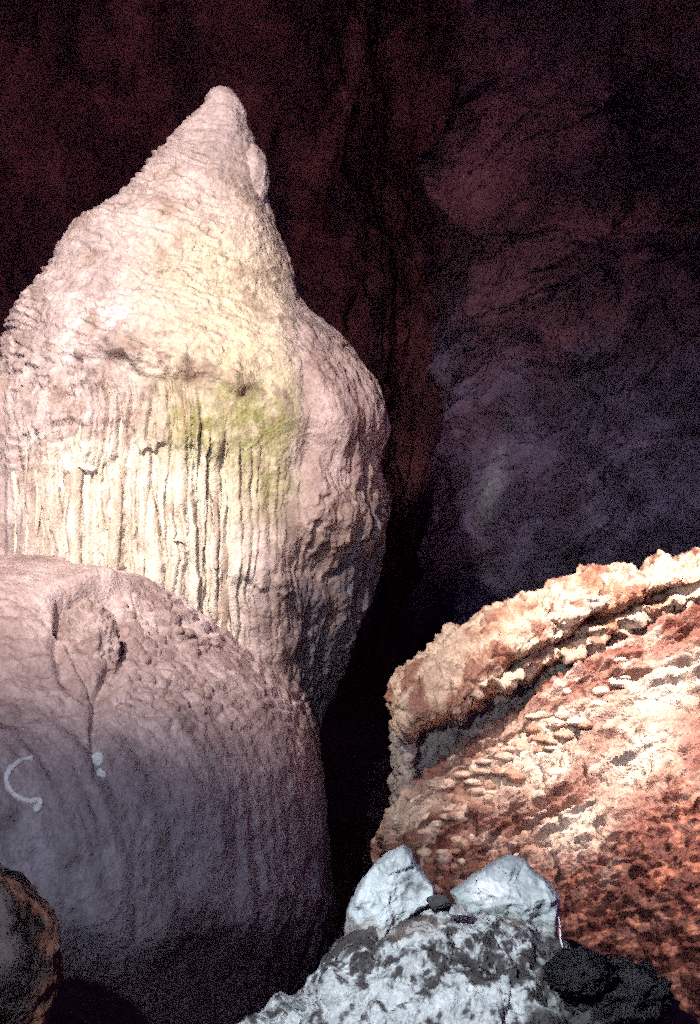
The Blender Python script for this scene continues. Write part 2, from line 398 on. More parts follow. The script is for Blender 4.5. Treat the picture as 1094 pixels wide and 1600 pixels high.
streak = sstep(0.05, 0.35, fbm(A3 * np.array([22, 1, 1.6]), 3, off=95)) * flm
c = mix(c, np.array([0.40, 0.28, 0.22]), 0.5 * streak)
c = mix(c, np.array([0.27, 0.18, 0.14]), 0.5 * sstep(0.06, 0.26, fbm(V * 5, 5, gain=0.65, off=97)) * (1 - 0.6 * pale))
c = mix(c, np.array([0.24, 0.16, 0.15]), 0.4 * sstep(0.10, 0.30, fbm(A3 * np.array([14, 1, 26]), 4, gain=0.6, off=98)) * capm)
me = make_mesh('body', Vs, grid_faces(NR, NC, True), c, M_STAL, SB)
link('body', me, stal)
STAL_V, STAL_N, STAL_Q = Vs, n, (proj(Vs))

def on_surface(Vg, Ng, Q, px, py, ncols):
    d = (Q[0][::3, :ncols:2] - px) ** 2 + (Q[1][::3, :ncols:2] - py) ** 2
    i, j = np.unravel_index(np.argmin(d), d.shape)
    return Vg[3 * i, 2 * j], Ng[3 * i, 2 * j]

def blob_mesh(name, centre, radii, base, mat, col0, col1, amp=0.18, seed=0, nr=40, nc=56, sc=4.0, facet=0.0):
    ph = np.linspace(0.02, math.pi - 0.02, nr)[:, None]; tt = np.linspace(0, 2 * math.pi, nc, endpoint=False)[None, :]
    S = np.stack([np.sin(ph) * np.cos(tt), np.sin(ph) * np.sin(tt), np.cos(ph) + 0 * tt], -1)
    r = 1 + amp * 1.6 * fbm(S * sc * 0.5, 4, off=seed * 3.7) + amp * 0.5 * ridged(S * sc, 3, off=seed * 1.3)
    if facet:
        g = np.random.default_rng(seed); pn = g.normal(size=(16, 3)); pn /= np.linalg.norm(pn, axis=1, keepdims=True); pd = g.uniform(0.62, 1.0, 16)
        dt = np.maximum(np.einsum('ijk,lk->ijl', S, pn), 0.05)
        r = np.minimum((pd / dt).min(-1), 1.25) + 0.10 * fbm(S * 5, 4, off=seed)
    V = S * r[..., None] * np.asarray(radii) + np.asarray(centre)
    c = mix(np.array(col0), np.array(col1), sstep(-0.3, 0.3, fbm(V * 14, 4, off=seed)))
    return make_mesh(name, V, grid_faces(nr, nc, True), c, mat, base)

link('nodule', blob_mesh('nodule', W(393, 278, 7.92), (0.098, 0.13, 0.175), SB, M_STAL, (0.40, 0.32, 0.31), (0.54, 0.44, 0.42), 0.12, 3), stal)

# separate drip columns standing proud of the lower trunk
def column_mesh(name, path, radius, base, mat, col0, col1, seed, nc=10):
    path = np.asarray(path); nr = len(path)
    t = np.linspace(0, 1, nr)
    tan = np.gradient(path, axis=0); tan /= np.linalg.norm(tan, axis=1, keepdims=True)
    side = np.cross(tan, np.array([0, 1.0, 0])); side /= np.linalg.norm(side, axis=1, keepdims=True)
    up = np.cross(side, tan)
    a = np.linspace(0, 2 * math.pi, nc, endpoint=False)
    r = radius * np.clip(t / 0.25, 0.15, 1) ** 0.6
    V = path[:, None] + r[:, None, None] * (np.cos(a)[None, :, None] * side[:, None] + np.sin(a)[None, :, None] * up[:, None])
    V = V + 0.45 * radius * fbm(V * 16, 3, off=seed)[..., None] * (V - path[:, None]) / radius
    c = mix(np.array(col0), np.array(col1), sstep(-0.25, 0.25, fbm(V * np.array([20, 20, 5]), 3, off=seed)))
    return make_mesh(name, V, grid_faces(nr, nc, True), c, mat, base)

nfr = int(NC * 0.72)
cols = []
x = 24.0
while x < 350:
    wpx = random.choice([4.5, 6, 7, 9, 12, 15]) * random.uniform(0.8, 1.2) * (0.7 if x < 90 else 1.0)
    cols.append((x, wpx)); x += wpx * random.uniform(1.5, 2.8)
for k, (x0, wpx) in enumerate(cols):
    top = random.uniform(600, 720) if x0 < 200 else random.uniform(690, 770)
    if x0 > 330: top = random.uniform(720, 840)
    bot = min(random.uniform(830, 990) if random.random() < 0.35 else 1010, 1010)
    ys = np.linspace(top, bot, 26); pts = []
    ph = random.uniform(0, 9)
    for y in ys:
        xx = x0 + 3.5 * math.sin(y / 57 + ph) + 1.8 * math.sin(y / 23 + 2 * ph) + 1.0 * math.sin(y / 9 + 3 * ph) + 0.015 * (y - 800) * (1 if x0 > 200 else -1)
        p, nn = on_surface(STAL_V, STAL_N, STAL_Q, xx, y, nfr)
        pts.append(p)
    pts = np.array(pts)
    ker = np.array([1, 2, 3, 2, 1.]) / 9
    sm = np.stack([np.convolve(np.pad(pts[:, i], 2, 'edge'), ker, 'valid') for i in range(3)], 1)
    sm[:, 1] += 0.42 * wpx * K * 8
    if x0 < 330: c0, c1 = (0.56, 0.45, 0.36), (0.80, 0.71, 0.58)
    else: c0, c1 = (0.36, 0.27, 0.22), (0.58, 0.46, 0.38)
    link('drip_column', column_mesh('drip_column', sm, wpx * K * 8 * 0.85, SB, M_STAL, c0, c1, k + 1), stal)

# ------------------------------------------------------------------ the low round mound in front
MB = W(120, 1600, 6.2)
mound = link('flowstone_mound', None, None, MB, 'big rounded brown grey flowstone mound in front of the stalagmite', 'mound')
right = [(868, 60), (870, 110), (878, 160), (890, 210), (908, 268), (930, 302), (957, 335), (1000, 386), (1036, 432), (1075, 466), (1112, 486), (1160, 500),
         (1250, 508), (1350, 512), (1440, 518), (1490, 524), (1580, 540), (1720, 560), (1850, 580)]
cx = 60
prof = [(864, cx - 20, cx + 20)] + [(py, 2 * cx - r - (20 if i else 5), r) for i, (py, r) in enumerate(right) if r > 90]
NR, NC = 620, 760
V, th, rad, pyr = outline_body(prof, 7.4, NR, NC, 1.5, 0.75)
n = gnormals(V, True); ctr = np.broadcast_to(W(cx, 1400, 7.4), V.shape)
if (n * (V - ctr)).sum(-1).mean() < 0: n = -n
qx, qy = proj(V)
arc = th[None, :] * np.maximum(rad, 0.4)[:, None]; A3 = np.stack([arc, 0 * arc, V[..., 2]], -1)
warp = fbm(V * 2.5, 3, off=201)
h = 0.06 * fbm(V * 1.3, 3, off=202) + 0.02 * fbm(V * 5, 3, off=203)
lump = sstep(880, 940, qy) * (1 - sstep(1090, 1190, qy + 40 * warp))
f1, f2, _ = worley(A3 * np.array([11, 1, 15]) + 0.7 * fbm(V * 7, 2, off=4)[..., None], off=2)
h += 0.034 * (np.sqrt(np.clip((f2 - f1) / 0.5, 0, 1)) - 0.6) * lump * (0.5 + 0.6 * sstep(180, 300, qx)) * (1 - 0.85 * sstep(290, 400, qx))
h += 0.014 * sawtooth(V[..., 2] * 14 + 1.6 * fbm(A3 * np.array([3, 1, 4]), 3, off=9), 0.3) * lump
h += 0.018 * ridged(A3 * np.array([8, 1, 0.9]), 3, off=206) * sstep(1080, 1200, qy) * (1 - 0.6 * sstep(1400, 1480, qy))
h += 0.012 * (ridged(V * 2.6, 4, off=221) - 0.5) + 0.02 * fbm(V * 11, 4, gain=0.6, off=207) + 0.004 * fbm(V * 36, 2, off=208)
# V-shaped crease running down from the knob
cre = gauss(qx - (150 + 3 * np.sin(qy / 17)), 7) * sstep(1060, 1090, qy) * (1 - sstep(1180, 1230, qy))
cre += gauss(qx - (150 - 0.62 * (1085 - qy) ), 6) * sstep(1005, 1030, qy) * (1 - sstep(1080, 1092, qy))
cre += gauss(qx - (152 + 0.45 * (1085 - qy)), 6) * sstep(1020, 1040, qy) * (1 - sstep(1080, 1092, qy))
h -= 0.045 * np.clip(cre, 0, 1.2)
# hollow hooding the knob
ring = np.hypot((qx - 140) / 52.0, (qy - 1012) / 76.0)
h -= 0.035 * gauss(ring - 1.0, 0.16)
hol = gauss(qx - (133 + 0.5 * (948 - qy)), 34) * gauss(qy - 945, 13) + gauss(qx - 98, 9) * gauss(qy - 965, 20)
h -= 0.17 * np.clip(hol, 0, 1)
h += 0.10 * gauss(qx - 145, 55) * gauss(qy - 925, 12)
# rim low on the right and flared foot
h += 0.02 * gauss(qy - (1385 + 0.25 * (qx - 400)), 16) * sstep(370, 410, qx)
h -= 0.05 * sstep(1430, 1520, qy + 60 * warp)
h *= sstep(0, 30, np.arange(NR))[:, None]
Vm = V + n * h[..., None]
c = mix(np.array([0.38, 0.275, 0.265]), np.array([0.60, 0.475, 0.46]), sstep(-0.3, 0.3, fbm(V * 3.5, 4, off=211)))
c = mix(c, np.array([0.25, 0.24, 0.285]), 0.85 * sstep(1100, 1300, qy + 50 * warp))  # cool cast of the flash put into the lower front's colour
st = sstep(0.0, 0.35, fbm(A3 * np.array([12, 1, 0.8]), 3, off=213)) * sstep(1080, 1200, qy)
c = mix(c, np.array([0.11, 0.095, 0.10]), 0.5 * st)
dk = sstep(0.2, 0.38, fbm(V * 6, 3, off=214)) * sstep(1100, 1160, qy)
c = mix(c, np.array([0.12, 0.10, 0.10]), 0.6 * dk)
c = mix(c, np.array([0.045, 0.03, 0.038]), 0.92 * sstep(1390, 1520, qy + 110 * warp))  # shadow over the foot of the mound, painted in
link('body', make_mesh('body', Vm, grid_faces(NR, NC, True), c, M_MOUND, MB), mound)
MQ = proj(Vm); MN = n; nfm = int(NC * 0.75)
p, nn = on_surface(Vm, MN, MQ, 140, 1010, nfm)
kc = p - nn * 0.02
V_k = blob_mesh('knob', kc, (0.118, 0.085, 0.20), MB, M_MOUND, (0.31, 0.215, 0.195), (0.55, 0.42, 0.39), 0.25, 12, 110, 130, 5.5)
link('knob', V_k, mound)
# small rounded beads along the shoulder
for k in range(34):
    x0 = random.uniform(190, 340); y0 = random.uniform(940, 1110)
    if y0 < 880 + 0.52 * (x0 - 190) + 30: continue
    p, nn = on_surface(Vm, MN, MQ, x0, y0, nfm)
    r = random.uniform(0.018, 0.036)
    link('bead', blob_mesh('bead', p - nn * r * 0.72, (r * 1.4, r, r * 0.9), MB, M_MOUND, (0.34, 0.235, 0.215), (0.52, 0.40, 0.375), 0.25, 300 + k, 12, 16), mound)

# things on the mound's front
def surf_path(pts, lift):
    out = []
    for a, b in pts:
        p, nn = on_surface(Vm, MN, MQ, a, b, nfm); out.append(p + nn * lift)
    return np.array(out)
cpts = catmull(np.array([(53, 1183), (42, 1185), (30, 1190), (18, 1200), (11, 1214), (13, 1231), (22, 1243), (36, 1250), (52, 1249), (63, 1251), (60, 1260), (54, 1268)], float), np.linspace(0, 11, 48))
cp = surf_path(cpts, 0.006)
ker = np.ones(5) / 5
cp = np.stack([np.convolve(np.pad(cp[:, i], 2, 'edge'), ker, 'valid') for i in range(3)], 1)
def tube(name, path, r, base, mat, nc=8):
    tan = np.gradient(path, axis=0); tan /= np.linalg.norm(tan, axis=1, keepdims=True)
    ref = np.array([0.1, 1.0, 0.2]); side = np.cross(tan, ref); side /= np.linalg.norm(side, axis=1, keepdims=True); up = np.cross(side, tan)
    a = np.linspace(0, 2 * math.pi, nc, endpoint=False)
    rr = r * (1 + 0.9 * fbm(path * 30, 3, off=1.5)); rr[0] *= 0.5; rr[-1] *= 0.4
    V = path[:, None] + rr[:, None, None] * (np.cos(a)[None, :, None] * side[:, None] + 0.6 * np.sin(a)[None, :, None] * up[:, None])
    V = V * 1.0 + 0.15 * r * fbm(V * 90, 2)[..., None]
    return make_mesh(name, V, grid_faces(len(path), nc, True), None, mat, base)
b0 = cp[0]
link('cord', tube('cord', cp, 0.0115, b0, M_CORD), None, b0, 'short pale cord curved like a hook on the left of the mound', 'cord')
def scrap(px, py, r, seed, label):
    p, nn = on_surface(Vm, MN, MQ, px, py, nfm)
    ph = np.linspace(0.05, math.pi - 0.05, 16)[:, None]; tt = np.linspace(0, 2 * math.pi, 22, endpoint=False)[None, :]
    S = np.stack([np.sin(ph) * np.cos(tt), np.sin(ph) * np.sin(tt), np.cos(ph) + 0 * tt], -1)
    rr = 1 + 0.9 * fbm(S * 1.7, 3, off=seed)
    V = p + nn * 0.004 + S * rr[..., None] * np.array([r, 0.4 * r, r])
    link('white_scrap', make_mesh('white_scrap', V, grid_faces(16, 22, True), None, M_WHITE, p), None, p, label, 'scrap', 'white scraps on the mound')
scrap(155, 1188, 0.03, 5, 'bright white scrap at the lower end of the crease in the mound')
scrap(158, 1207, 0.018, 9, 'greyer white scrap just below the bright one on the mound')

# ------------------------------------------------------------------ the ledge on the right
LB = W(900, 1500, 6.0)
ledge = link('flowstone_ledge', None, None, LB, 'orange and cream flowstone ledge sloping up to the right', 'rock ledge')
# upper tier: rounded cap with an undercut face
#      px     crest  bulge  under  foot   depth
tier = [(664, 1100, 1130, 1170, 1240, 8.4), (630, 1082, 1106, 1140, 1232, 7.75), (618, 1066, 1095, 1132, 1240, 7.15), (640, 1046, 1080, 1128, 1236, 7.0), (700, 992, 1040, 1110, 1192, 6.98), (745, 968, 1020, 1092, 1150, 7.05), (800, 938, 992, 1070, 1112, 7.15),
        (850, 920, 968, 1046, 1080, 7.25), (900, 897, 945, 1020, 1048, 7.35), (950, 886, 930, 992, 1022, 7.45), (1000, 884, 920, 966, 1000, 7.5), (1045, 872, 908, 950, 976, 7.55), (1094, 865, 895, 935, 958, 7.6), (1180, 845, 880, 915, 940, 7.7), (1320, 815, 850, 885, 910, 7.8)]
ta = np.array(tier, float)
tt = np.linspace(0, len(ta) - 1, 46); ti = catmull(ta, tt)
jr = np.random.default_rng(23).normal(size=(46, 3)); jr[:4] = 0
ti[:, 1] += 2 * jr[:, 0]; ti[:, 2] += 3 * jr[:, 1]; ti[:, 3] = np.minimum(ti[:, 3] + 6 * jr[:, 2], ti[:, 4] - 14)
ctl = []
for (px, cr, bu, un, fo, d) in ti:
    e = 0.3 if px <= 635 else 1.0 - 0.75 * float(sstep(790, 900, px))
    ctl.append([W(px, fo + 60, d + 1.6), W(px + 10, cr + 40, d + 1.1), W(px, cr + 6, d + 0.55), W(px, cr, d + 0.36), W(px, (cr + bu) / 2, d + 0.14), W(px, bu, d - 0.0 * e),
                W(px, (bu + un) / 2, d - 0.10 * e), W(px, un, d - 0.12 * e), W(px + 2, un + 10, d + 0.16 * e), W(px + 5, (un + fo) / 2 + 6, d + 0.27 * e), W(px + 6, fo + 12, d + 0.22 * e), W(px + 10, fo + 60, d + 0.3)])
C = np.swapaxes(np.array(ctl), 0, 1)
NRr, NCc = 330, 560
V = loft(C, NRr, NCc)
n = gnormals(V)
if (n * (np.array([0, 0, 3.0]) - V)).sum(-1).mean() < 0: n = -n
qx, qy = proj(V)
f1, f2, fid = worley(V * np.array([9, 9, 10]) + 0.6 * fbm(V * 8, 2)[..., None], off=3)
h = 0.05 * fbm(V * 3.5, 3, off=301) + 0.035 * ridged(V * np.array([7, 7, 3.0]), 3, off=302) - 0.02
h += 0.030 * (np.sqrt(np.clip((f2 - f1) / 0.45, 0, 1)) - 0.5) + 0.03 * (fid - 0.5) * sstep(-0.2, 0.2, fbm(V * 3, 2, off=321)) + 0.045 * fbm(V * 9, 5, gain=0.65, off=322)
for (a, b, s1, s2_) in [(835, 1030, 30, 13), (800, 1062, 34, 11), (940, 968, 24, 10), (1003, 945, 36, 9), (905, 1000, 30, 9), (1060, 925, 30, 7), (985, 890, 20, 6)]:
    h -= 0.16 * gauss(qx - a, s1) * gauss(qy - b + 0.35 * (qx - a) + 14 * fbm(V * 8, 3, off=a), s2_)
h += 0.05 * (sawtooth(V[..., 2] * 6.5 - 0.5 * V[..., 0] + 1.3 * fbm(V * 3, 3, off=304), 0.25) - 0.5) * sstep(820, 930, qx)
h += 0.012 * fbm(V * 18, 3, off=303) + 0.005 * fbm(V * 45, 2, off=305)
h += 0.03 * ridged(np.stack([V[..., 0] * 14, V[..., 1] * 4, V[..., 2] * 1.2], -1), 2, off=306) * (1 - sstep(650, 720, qx))
Vt = V + n * h[..., None]
c = mix(np.array([0.36, 0.18, 0.12]), np.array([0.72, 0.56, 0.43]), sstep(-0.22, 0.22, fbm(V * 5, 4, off=311) + 0.12))
c = mix(c, np.array([0.24, 0.085, 0.06]), 0.8 * sstep(0.05, 0.25, fbm(V * 8, 4, off=312)))
c = mix(c, np.array([0.30, 0.29, 0.30]), 0.75 * sstep(0, 22, qy - np.interp(qx, [t[0] for t in tier[2:]], [t[3] for t in tier[2:]]) + 12 * fbm(V * 9, 2)))  # grey shadow below the undercut cap, put into the colour
link('upper_tier', make_mesh('upper_tier', Vt, grid_faces(NRr, NCc, flip=True), c, M_LEDGE, LB), ledge)

# lower slope coming forward, rolling over into a steep red face
#   rows: from the back edge against the tier down to the front foot
edge = [(680, 1420), (620, 1350), (606, 1310), (630, 1275), (650, 1235), (700, 1190), (745, 1160), (800, 1122), (850, 1086), (900, 1052), (950, 1024), (1000, 998), (1094, 958), (1180, 935), (1330, 905)]
ctl = []
for i, (px, py) in enumerate(edge):
    f = np.clip((px - 604) / 500.0, -0.15, 1.4)
    d0 = 7.05 + 0.45 * f
    back = (0.9 if i == 0 else 0.35 if i == 1 else 0.12 if i == 2 else 0)
    col = [W(px + 4, py + 45, d0 + 0.75 + back), W(px, py + 2, d0 + 0.42 + back), W(px, py, d0 + back)]
    # slope columns fan downwards
    for s, dd in [(60, 0.25), (140, 0.62), (230, 1.0), (310, 1.32), (400, 1.55), (500, 1.7), (640, 1.85), (800, 1.95)]:
        k = 0.55 + 0.55 * f
        col.append(W(px + 0.10 * s, py + s * (0.75 + 0.25 * f), d0 - dd * k + back))
    ctl.append(col)
C = np.swapaxes(np.array(ctl), 0, 1)
NRs, NCs = 560, 620
V = loft(C, NRs, NCs)
n = gnormals(V)
if (n * (np.array([0, 0, 4.0]) - V)).sum(-1).mean() < 0: n = -n
qx, qy = proj(V)
tv = np.linspace(0, 1, NRs)[:, None] + 0 * qx                      # down the slope
dn = tv * 3.2                                                       # about metres along the fall line
S3 = np.stack([V[..., 0], dn, 0 * dn], -1)
warp = fbm(V * 2.2, 3, off=401)
steep = np.maximum(sstep(-40, 110, qy - (1415 - 1.0 * (qx - 860)) + 70 * warp), 0.75 * sstep(1285, 1370, qy + 60 * warp))   # where the red face begins
h = 0.07 * fbm(V * 1.8, 3, off=402) + 0.03 * fbm(V * 5, 3, off=403)
rip = sawtooth(dn * 7.0 + 0.6 * V[..., 0] + 3.4 * fbm(S3 * np.array([1.0, 2.4, 1]), 5, gain=0.55, off=404), 0.4)
ripm = (0.3 + 0.9 * sstep(-0.2, 0.25, fbm(V * 3, 3, off=409))) * (1 - 0.75 * steep)
h += 0.075 * (rip - 0.5) * ripm
f1, f2, fid = worley(S3 * np.array([9, 15, 1]) + 0.9 * fbm(V * 5, 2, off=6)[..., None], off=5)
flow = sstep(820, 930, qx + 80 * warp) * (1 - steep)                    # smoother flowing patch on the right
h += 0.040 * (np.sqrt(np.clip((f2 - f1) / 0.5, 0, 1)) - 0.5) * (1 - 0.55 * steep) * (1 - 0.45 * flow)
b1_, b2_, bid = worley(S3 * np.array([4.5, 6.5, 1]) + 0.8 * fbm(V * 4, 3, off=7)[..., None], off=15)
h += 0.035 * (np.sqrt(np.clip((b2_ - b1_) / 0.5, 0, 1)) - 0.5) * (1 - 0.6 * steep) 
f1, f2, fid2 = worley(V * 21 + 0.5 * fbm(V * 12, 2)[..., None], off=8)
h += 0.04 * (0.5 - f1) * (0.25 + 0.9 * steep) + 0.03 * fbm(V * 9, 4, gain=0.6, off=417) * steep
h += 0.010 * fbm(V * 20, 3, off=405) + 0.005 * fbm(V * 50, 2, off=406)
h += 0.03 * ridged(V * 6, 3, off=407) * (1 - sstep(700, 800, qx))
fall = np.gradient(V, axis=0); fall /= np.maximum(np.linalg.norm(fall, axis=-1, keepdims=True), 1e-9)
Vp = V + n * h[..., None] + fall * (0.025 * rip * ripm)[..., None]
cn = 0.6 * fbm(S3 * np.array([3.5, 5.5, 1]), 4, off=411) + 0.5 * fbm(S3 * np.array([6.0, 14, 1]), 5, gain=0.65, off=415)
c = mix(np.array([0.25, 0.11, 0.085]), np.array([0.70, 0.55, 0.46]), sstep(-0.14, 0.24, cn - 0.06))
c = mix(c, np.array([0.17, 0.05, 0.035]), 0.8 * sstep(0.04, 0.24, fbm(V * 7, 4, off=412)))
for (a, b, s1, s2) in [(1000, 1185, 55, 35), (890, 1300, 60, 32), (1040, 1080, 80, 40), (830, 1180, 70, 50), (655, 1270, 40, 25), (900, 1265, 25, 14)]:
    c = mix(c, np.array([0.82, 0.69, 0.57]), 0.95 * gauss(qx - a, s1) * gauss(qy - b + 0.45 * (qx - a), s2))
redc = mix(np.array([0.10, 0.022, 0.015]), np.array([0.46, 0.18, 0.115]), sstep(0.0, 0.35, fbm(V * 15, 4, off=413) + 0.15 * (fid2 - 0.5) + 0.05))
c = mix(c, 0 * c + redc, 0.9 * steep)
link('slope', make_mesh('slope', Vp, grid_faces(NRs, NCs, flip=True), c, M_LEDGE, LB), ledge)
SQ = proj(Vp); SN = n
def on_slope(px, py):
    d = (SQ[0][::3, ::3] - px) ** 2 + (SQ[1][::3, ::3] - py) ** 2
    i, j = np.unravel_index(np.argmin(d), d.shape); return Vp[3 * i, 3 * j], SN[3 * i, 3 * j]
# rounded nodules along the upper edge of the slope, and knobs at its left end
nods = [(655, 1262, 0.105, 0.085), (668, 1285, 0.07, 0.05), (620, 1298, 0.06, 0.05), (640, 1240, 0.05, 0.03), (690, 1225, 0.07, 0.03)]
for k in range(120):
    t = random.random()
    x0 = 700 + 290 * t; y0 = 1190 - 185 * t + random.uniform(4, 110) * (1 - 0.4 * t)
    nods.append((x0, y0, random.uniform(0.018, 0.052), random.uniform(0.013, 0.028)))
for k in range(50):
    x0 = random.uniform(655, 830); y0 = random.uniform(1290, 1400)
    nods.append((x0, y0, random.uniform(0.014, 0.032), random.uniform(0.012, 0.026)))
for k, (x0, y0, r, rz) in enumerate(nods):
    p, nn = on_slope(x0, y0)
    t = random.random()
    c0 = np.array([0.38, 0.20, 0.14]) * (1 - t) + np.array([0.70, 0.55, 0.45]) * t
    c1 = np.minimum(c0 * 1.3, 0.85)
    link('nodule', blob_mesh('nodule', p - nn * rz * 0.3, (r, r * 0.8, rz), LB, M_LEDGE, c0, c1, 0.28, 500 + k, 12 if r < 0.06 else 40, 18 if r < 0.06 else 56), ledge)

# ------------------------------------------------------------------ foreground boulder and the pale rocks on it
G = 0.78                       # the boulder stands close to the camera
BB = W(720, 2500, 3.22 * G)
prof = [(1418, 672, 706), (1428, 654, 728), (1438, 636, 756), (1449, 618, 788), (1462, 600, 816), (1476, 578, 842), (1489, 552, 870), (1500, 545, 896), (1520, 528, 925), (1545, 500, 965),
        (1570, 472, 1000), (1600, 440, 1025), (1680, 330, 1110), (1800, 260, 1180), (1950, 220, 1220), (2150, 210, 1240), (2550, 200, 1260)]
NR, NC = 380, 520
V, th, rad, pyr = outline_body(prof, 3.22 * G, NR, NC, 0.85, 0.72)
n = gnormals(V, True); ctr = np.broadcast_to(W(720, 1750, 3.3 * G), V.shape)
if (n * (V - ctr)).sum(-1).mean() < 0: n = -n
qx, qy = proj(V)
f1, f2, fid = worley(V * 7 + 0.4 * fbm(V * 6, 2)[..., None], off=4)
g1, g2, gid = worley(V * 20 + 0.4 * fbm(V * 15, 2)[..., None], off=14)
h = 0.05 * fbm(V * 3, 4, off=601) + 0.035 * (fid - 0.5) + 0.02 * np.minimum(f2 - f1, 0.4) + 0.012 * (gid - 0.5) + 0.012 * np.minimum(g2 - g1, 0.4) + 0.012 * fbm(V * 22, 4, off=602) + 0.02 * ridged(V * 9, 3, off=603)
h *= sstep(0, 20, np.arange(NR))[:, None]
Vb = V + n * h[..., None]
wh = 0.55 * fbm(V * 9, 5, gain=0.68, off=611) + 0.85 * fbm(V * 38, 4, gain=0.7, off=612)
c = mix(np.array([0.06, 0.052, 0.052]), np.array([0.54, 0.56, 0.55]), sstep(-0.03, 0.14, wh + 0.15 * sstep(1510, 1590, qy) - 0.10 * gauss(qy - (1505 + 0.12 * (qx - 600)), 26) + 0.14 * gauss(qy - 1445, 28)))
c = mix(c, np.array([0.32, 0.25, 0.20]), 0.6 * gauss(qy - 1455, 22) * sstep(-0.2, 0.2, fbm(V * 11, 3, off=613)))
c = mix(c, np.array([0.03, 0.024, 0.028]), 0.92 * sstep(-30, 30, qx - 850 - 0.3 * (1560 - qy) + 160 * fbm(V * 9, 4, off=615)))  # right side blackened: the flash shadow is painted on
link('boulder', make_mesh('boulder', Vb, grid_faces(NR, NC, True), c, M_BOULD, BB), None, BB,
     'large mottled black and white boulder in the bottom foreground', 'boulder')

def slab(name, outline, d, thick, base, seed, label, tilt=0.0, bands=()):
    O = np.array(outline, float); cxy = O.mean(0)
    Oc = np.vstack([O, O[:1]])
    seg = np.r_[0, np.cumsum(np.linalg.norm(np.diff(Oc, axis=0), axis=1))]
    nc, nr = 150, 46
    s = np.linspace(0, seg[-1], nc, endpoint=False)
    ox = np.interp(s, seg, Oc[:, 0]); oy = np.interp(s, seg, Oc[:, 1])
    r = np.concatenate([np.linspace(0.01, 0.9, nr // 2), 0.9 + 0.1 * np.sin(np.linspace(0, math.pi / 2, 8))[1:]])
    z = np.concatenate([np.full(nr // 2, 1.0), np.cos(np.linspace(0, math.pi / 2, 8))[1:]])
    R = np.r_[r, r[::-1][1:]]; Z = np.r_[z, -z[::-1][1:]]
    X = cxy[0] + (ox[None] - cxy[0]) * R[:, None]; Y = cxy[1] + (oy[None] - cxy[1]) * R[:, None]
    g = np.random.default_rng(seed)
    sx = (X - cxy[0]) / 80.0; sy = (Y - cxy[1]) / 80.0
    ht = np.full(X.shape, 1.25)
    for q in range(9):
        a = g.uniform(0, 6.28); sl = g.uniform(0.25, 1.3); o_ = g.uniform(0.75, 1.35)
        ht = np.minimum(ht, o_ - sl * (np.cos(a) * sx + np.sin(a) * sy))
    ht = np.maximum(ht, 0.12)
    dep = d - Z[:, None] * thick * ht + tilt * (cxy[1] - Y) * K * d
    V = W(X, Y, dep)
    P = V * np.array([1, 1, 1])
    f1, f2, idv = worley(P * np.array([13, 9, 9]), off=seed)
    nn = np.array([0, -1.0, 0]) * np.sign(Z + 1e-6)[:, None, None]
    dn = 0.012 * (idv - 0.5) + 0.016 * fbm(P * 9, 4, off=seed) + 0.014 * fbm(P * 34, 4, gain=0.65, off=seed + 1) + 0.018 * ridged(P * np.array([16, 8, 8]), 3, off=seed)
    V = V + nn * (dn * np.abs(Z[:, None]))[..., None]
    jit = 0.006 * np.stack([fbm(P * 30, 3, off=seed + 3), 0 * dn, fbm(P * 30, 3, off=seed + 5)], -1) + 0.010 * np.stack([fbm(P * 9, 3, off=seed + 7), 0 * dn, fbm(P * 9, 3, off=seed + 8)], -1)
    V = V + jit
    qx, qy = proj(V)
    c = mix(np.array([0.40, 0.45, 0.44]), np.array([0.64, 0.70, 0.68]), sstep(-0.25, 0.25, fbm(P * 10, 4, off=seed + 9)))
    for (a, b, s1, s2, cc, am) in bands:
        c = mix(c, np.array(cc), am * np.clip(1.5 * gauss(qx - a, s1) * gauss(qy - b, s2) * sstep(-0.3, 0.1, fbm(P * 16, 3, off=seed + 11)), 0, 1))
    vein = sstep(0.90, 0.985, ridged(P * np.array([9, 9, 7]), 2, off=seed + 21))
    c = mix(c, np.array([0.22, 0.22, 0.21]), 0.7 * sstep(0.10, 0.28, fbm(P * 14, 5, gain=0.65, off=seed + 13)))
    c = mix(c, np.array([0.15, 0.13, 0.11]), 0.6 * vein)
    c = mix(c, np.array([0.30, 0.24, 0.18]), 0.6 * sstep(20, 50, qy - cxy[1] + 40 * fbm(P * 12, 3, off=seed + 17)))
    link(name, make_mesh(name, V, grid_faces(len(R), nc, True), c, M_SLAB, base), None, base, label, 'rock', 'pale rocks on the boulder')

slab('pale_rock', [(546, 1485), (541, 1455), (542, 1420), (556, 1388), (580, 1356), (600, 1336), (630, 1320), (646, 1333), (658, 1358), (680, 1384), (677, 1403), (656, 1418), (640, 1440), (612, 1462), (570, 1490)],
     3.26 * G, 0.07, W(610, 1480, 3.26 * G), 3, 'upright pale bluish rock on the left top of the boulder',
     bands=[(600, 1420, 50, 40, (0.74, 0.78, 0.78), 0.8), (640, 1350, 25, 25, (0.42, 0.47, 0.48), 0.6)])
slab('pale_rock', [(704, 1392), (730, 1376), (760, 1352), (800, 1337), (818, 1340), (830, 1358), (860, 1380), (877, 1400), (872, 1440), (868, 1490), (845, 1495), (830, 1460), (790, 1448), (750, 1440), (716, 1420)],
     3.28 * G, 0.07, W(800, 1480, 3.28 * G), 8, 'wide pale grey rock with white patch on the right top of the boulder',
     bands=[(765, 1390, 32, 22, (0.85, 0.86, 0.86), 1.0), (785, 1352, 32, 13, (0.26, 0.28, 0.29), 0.9)])
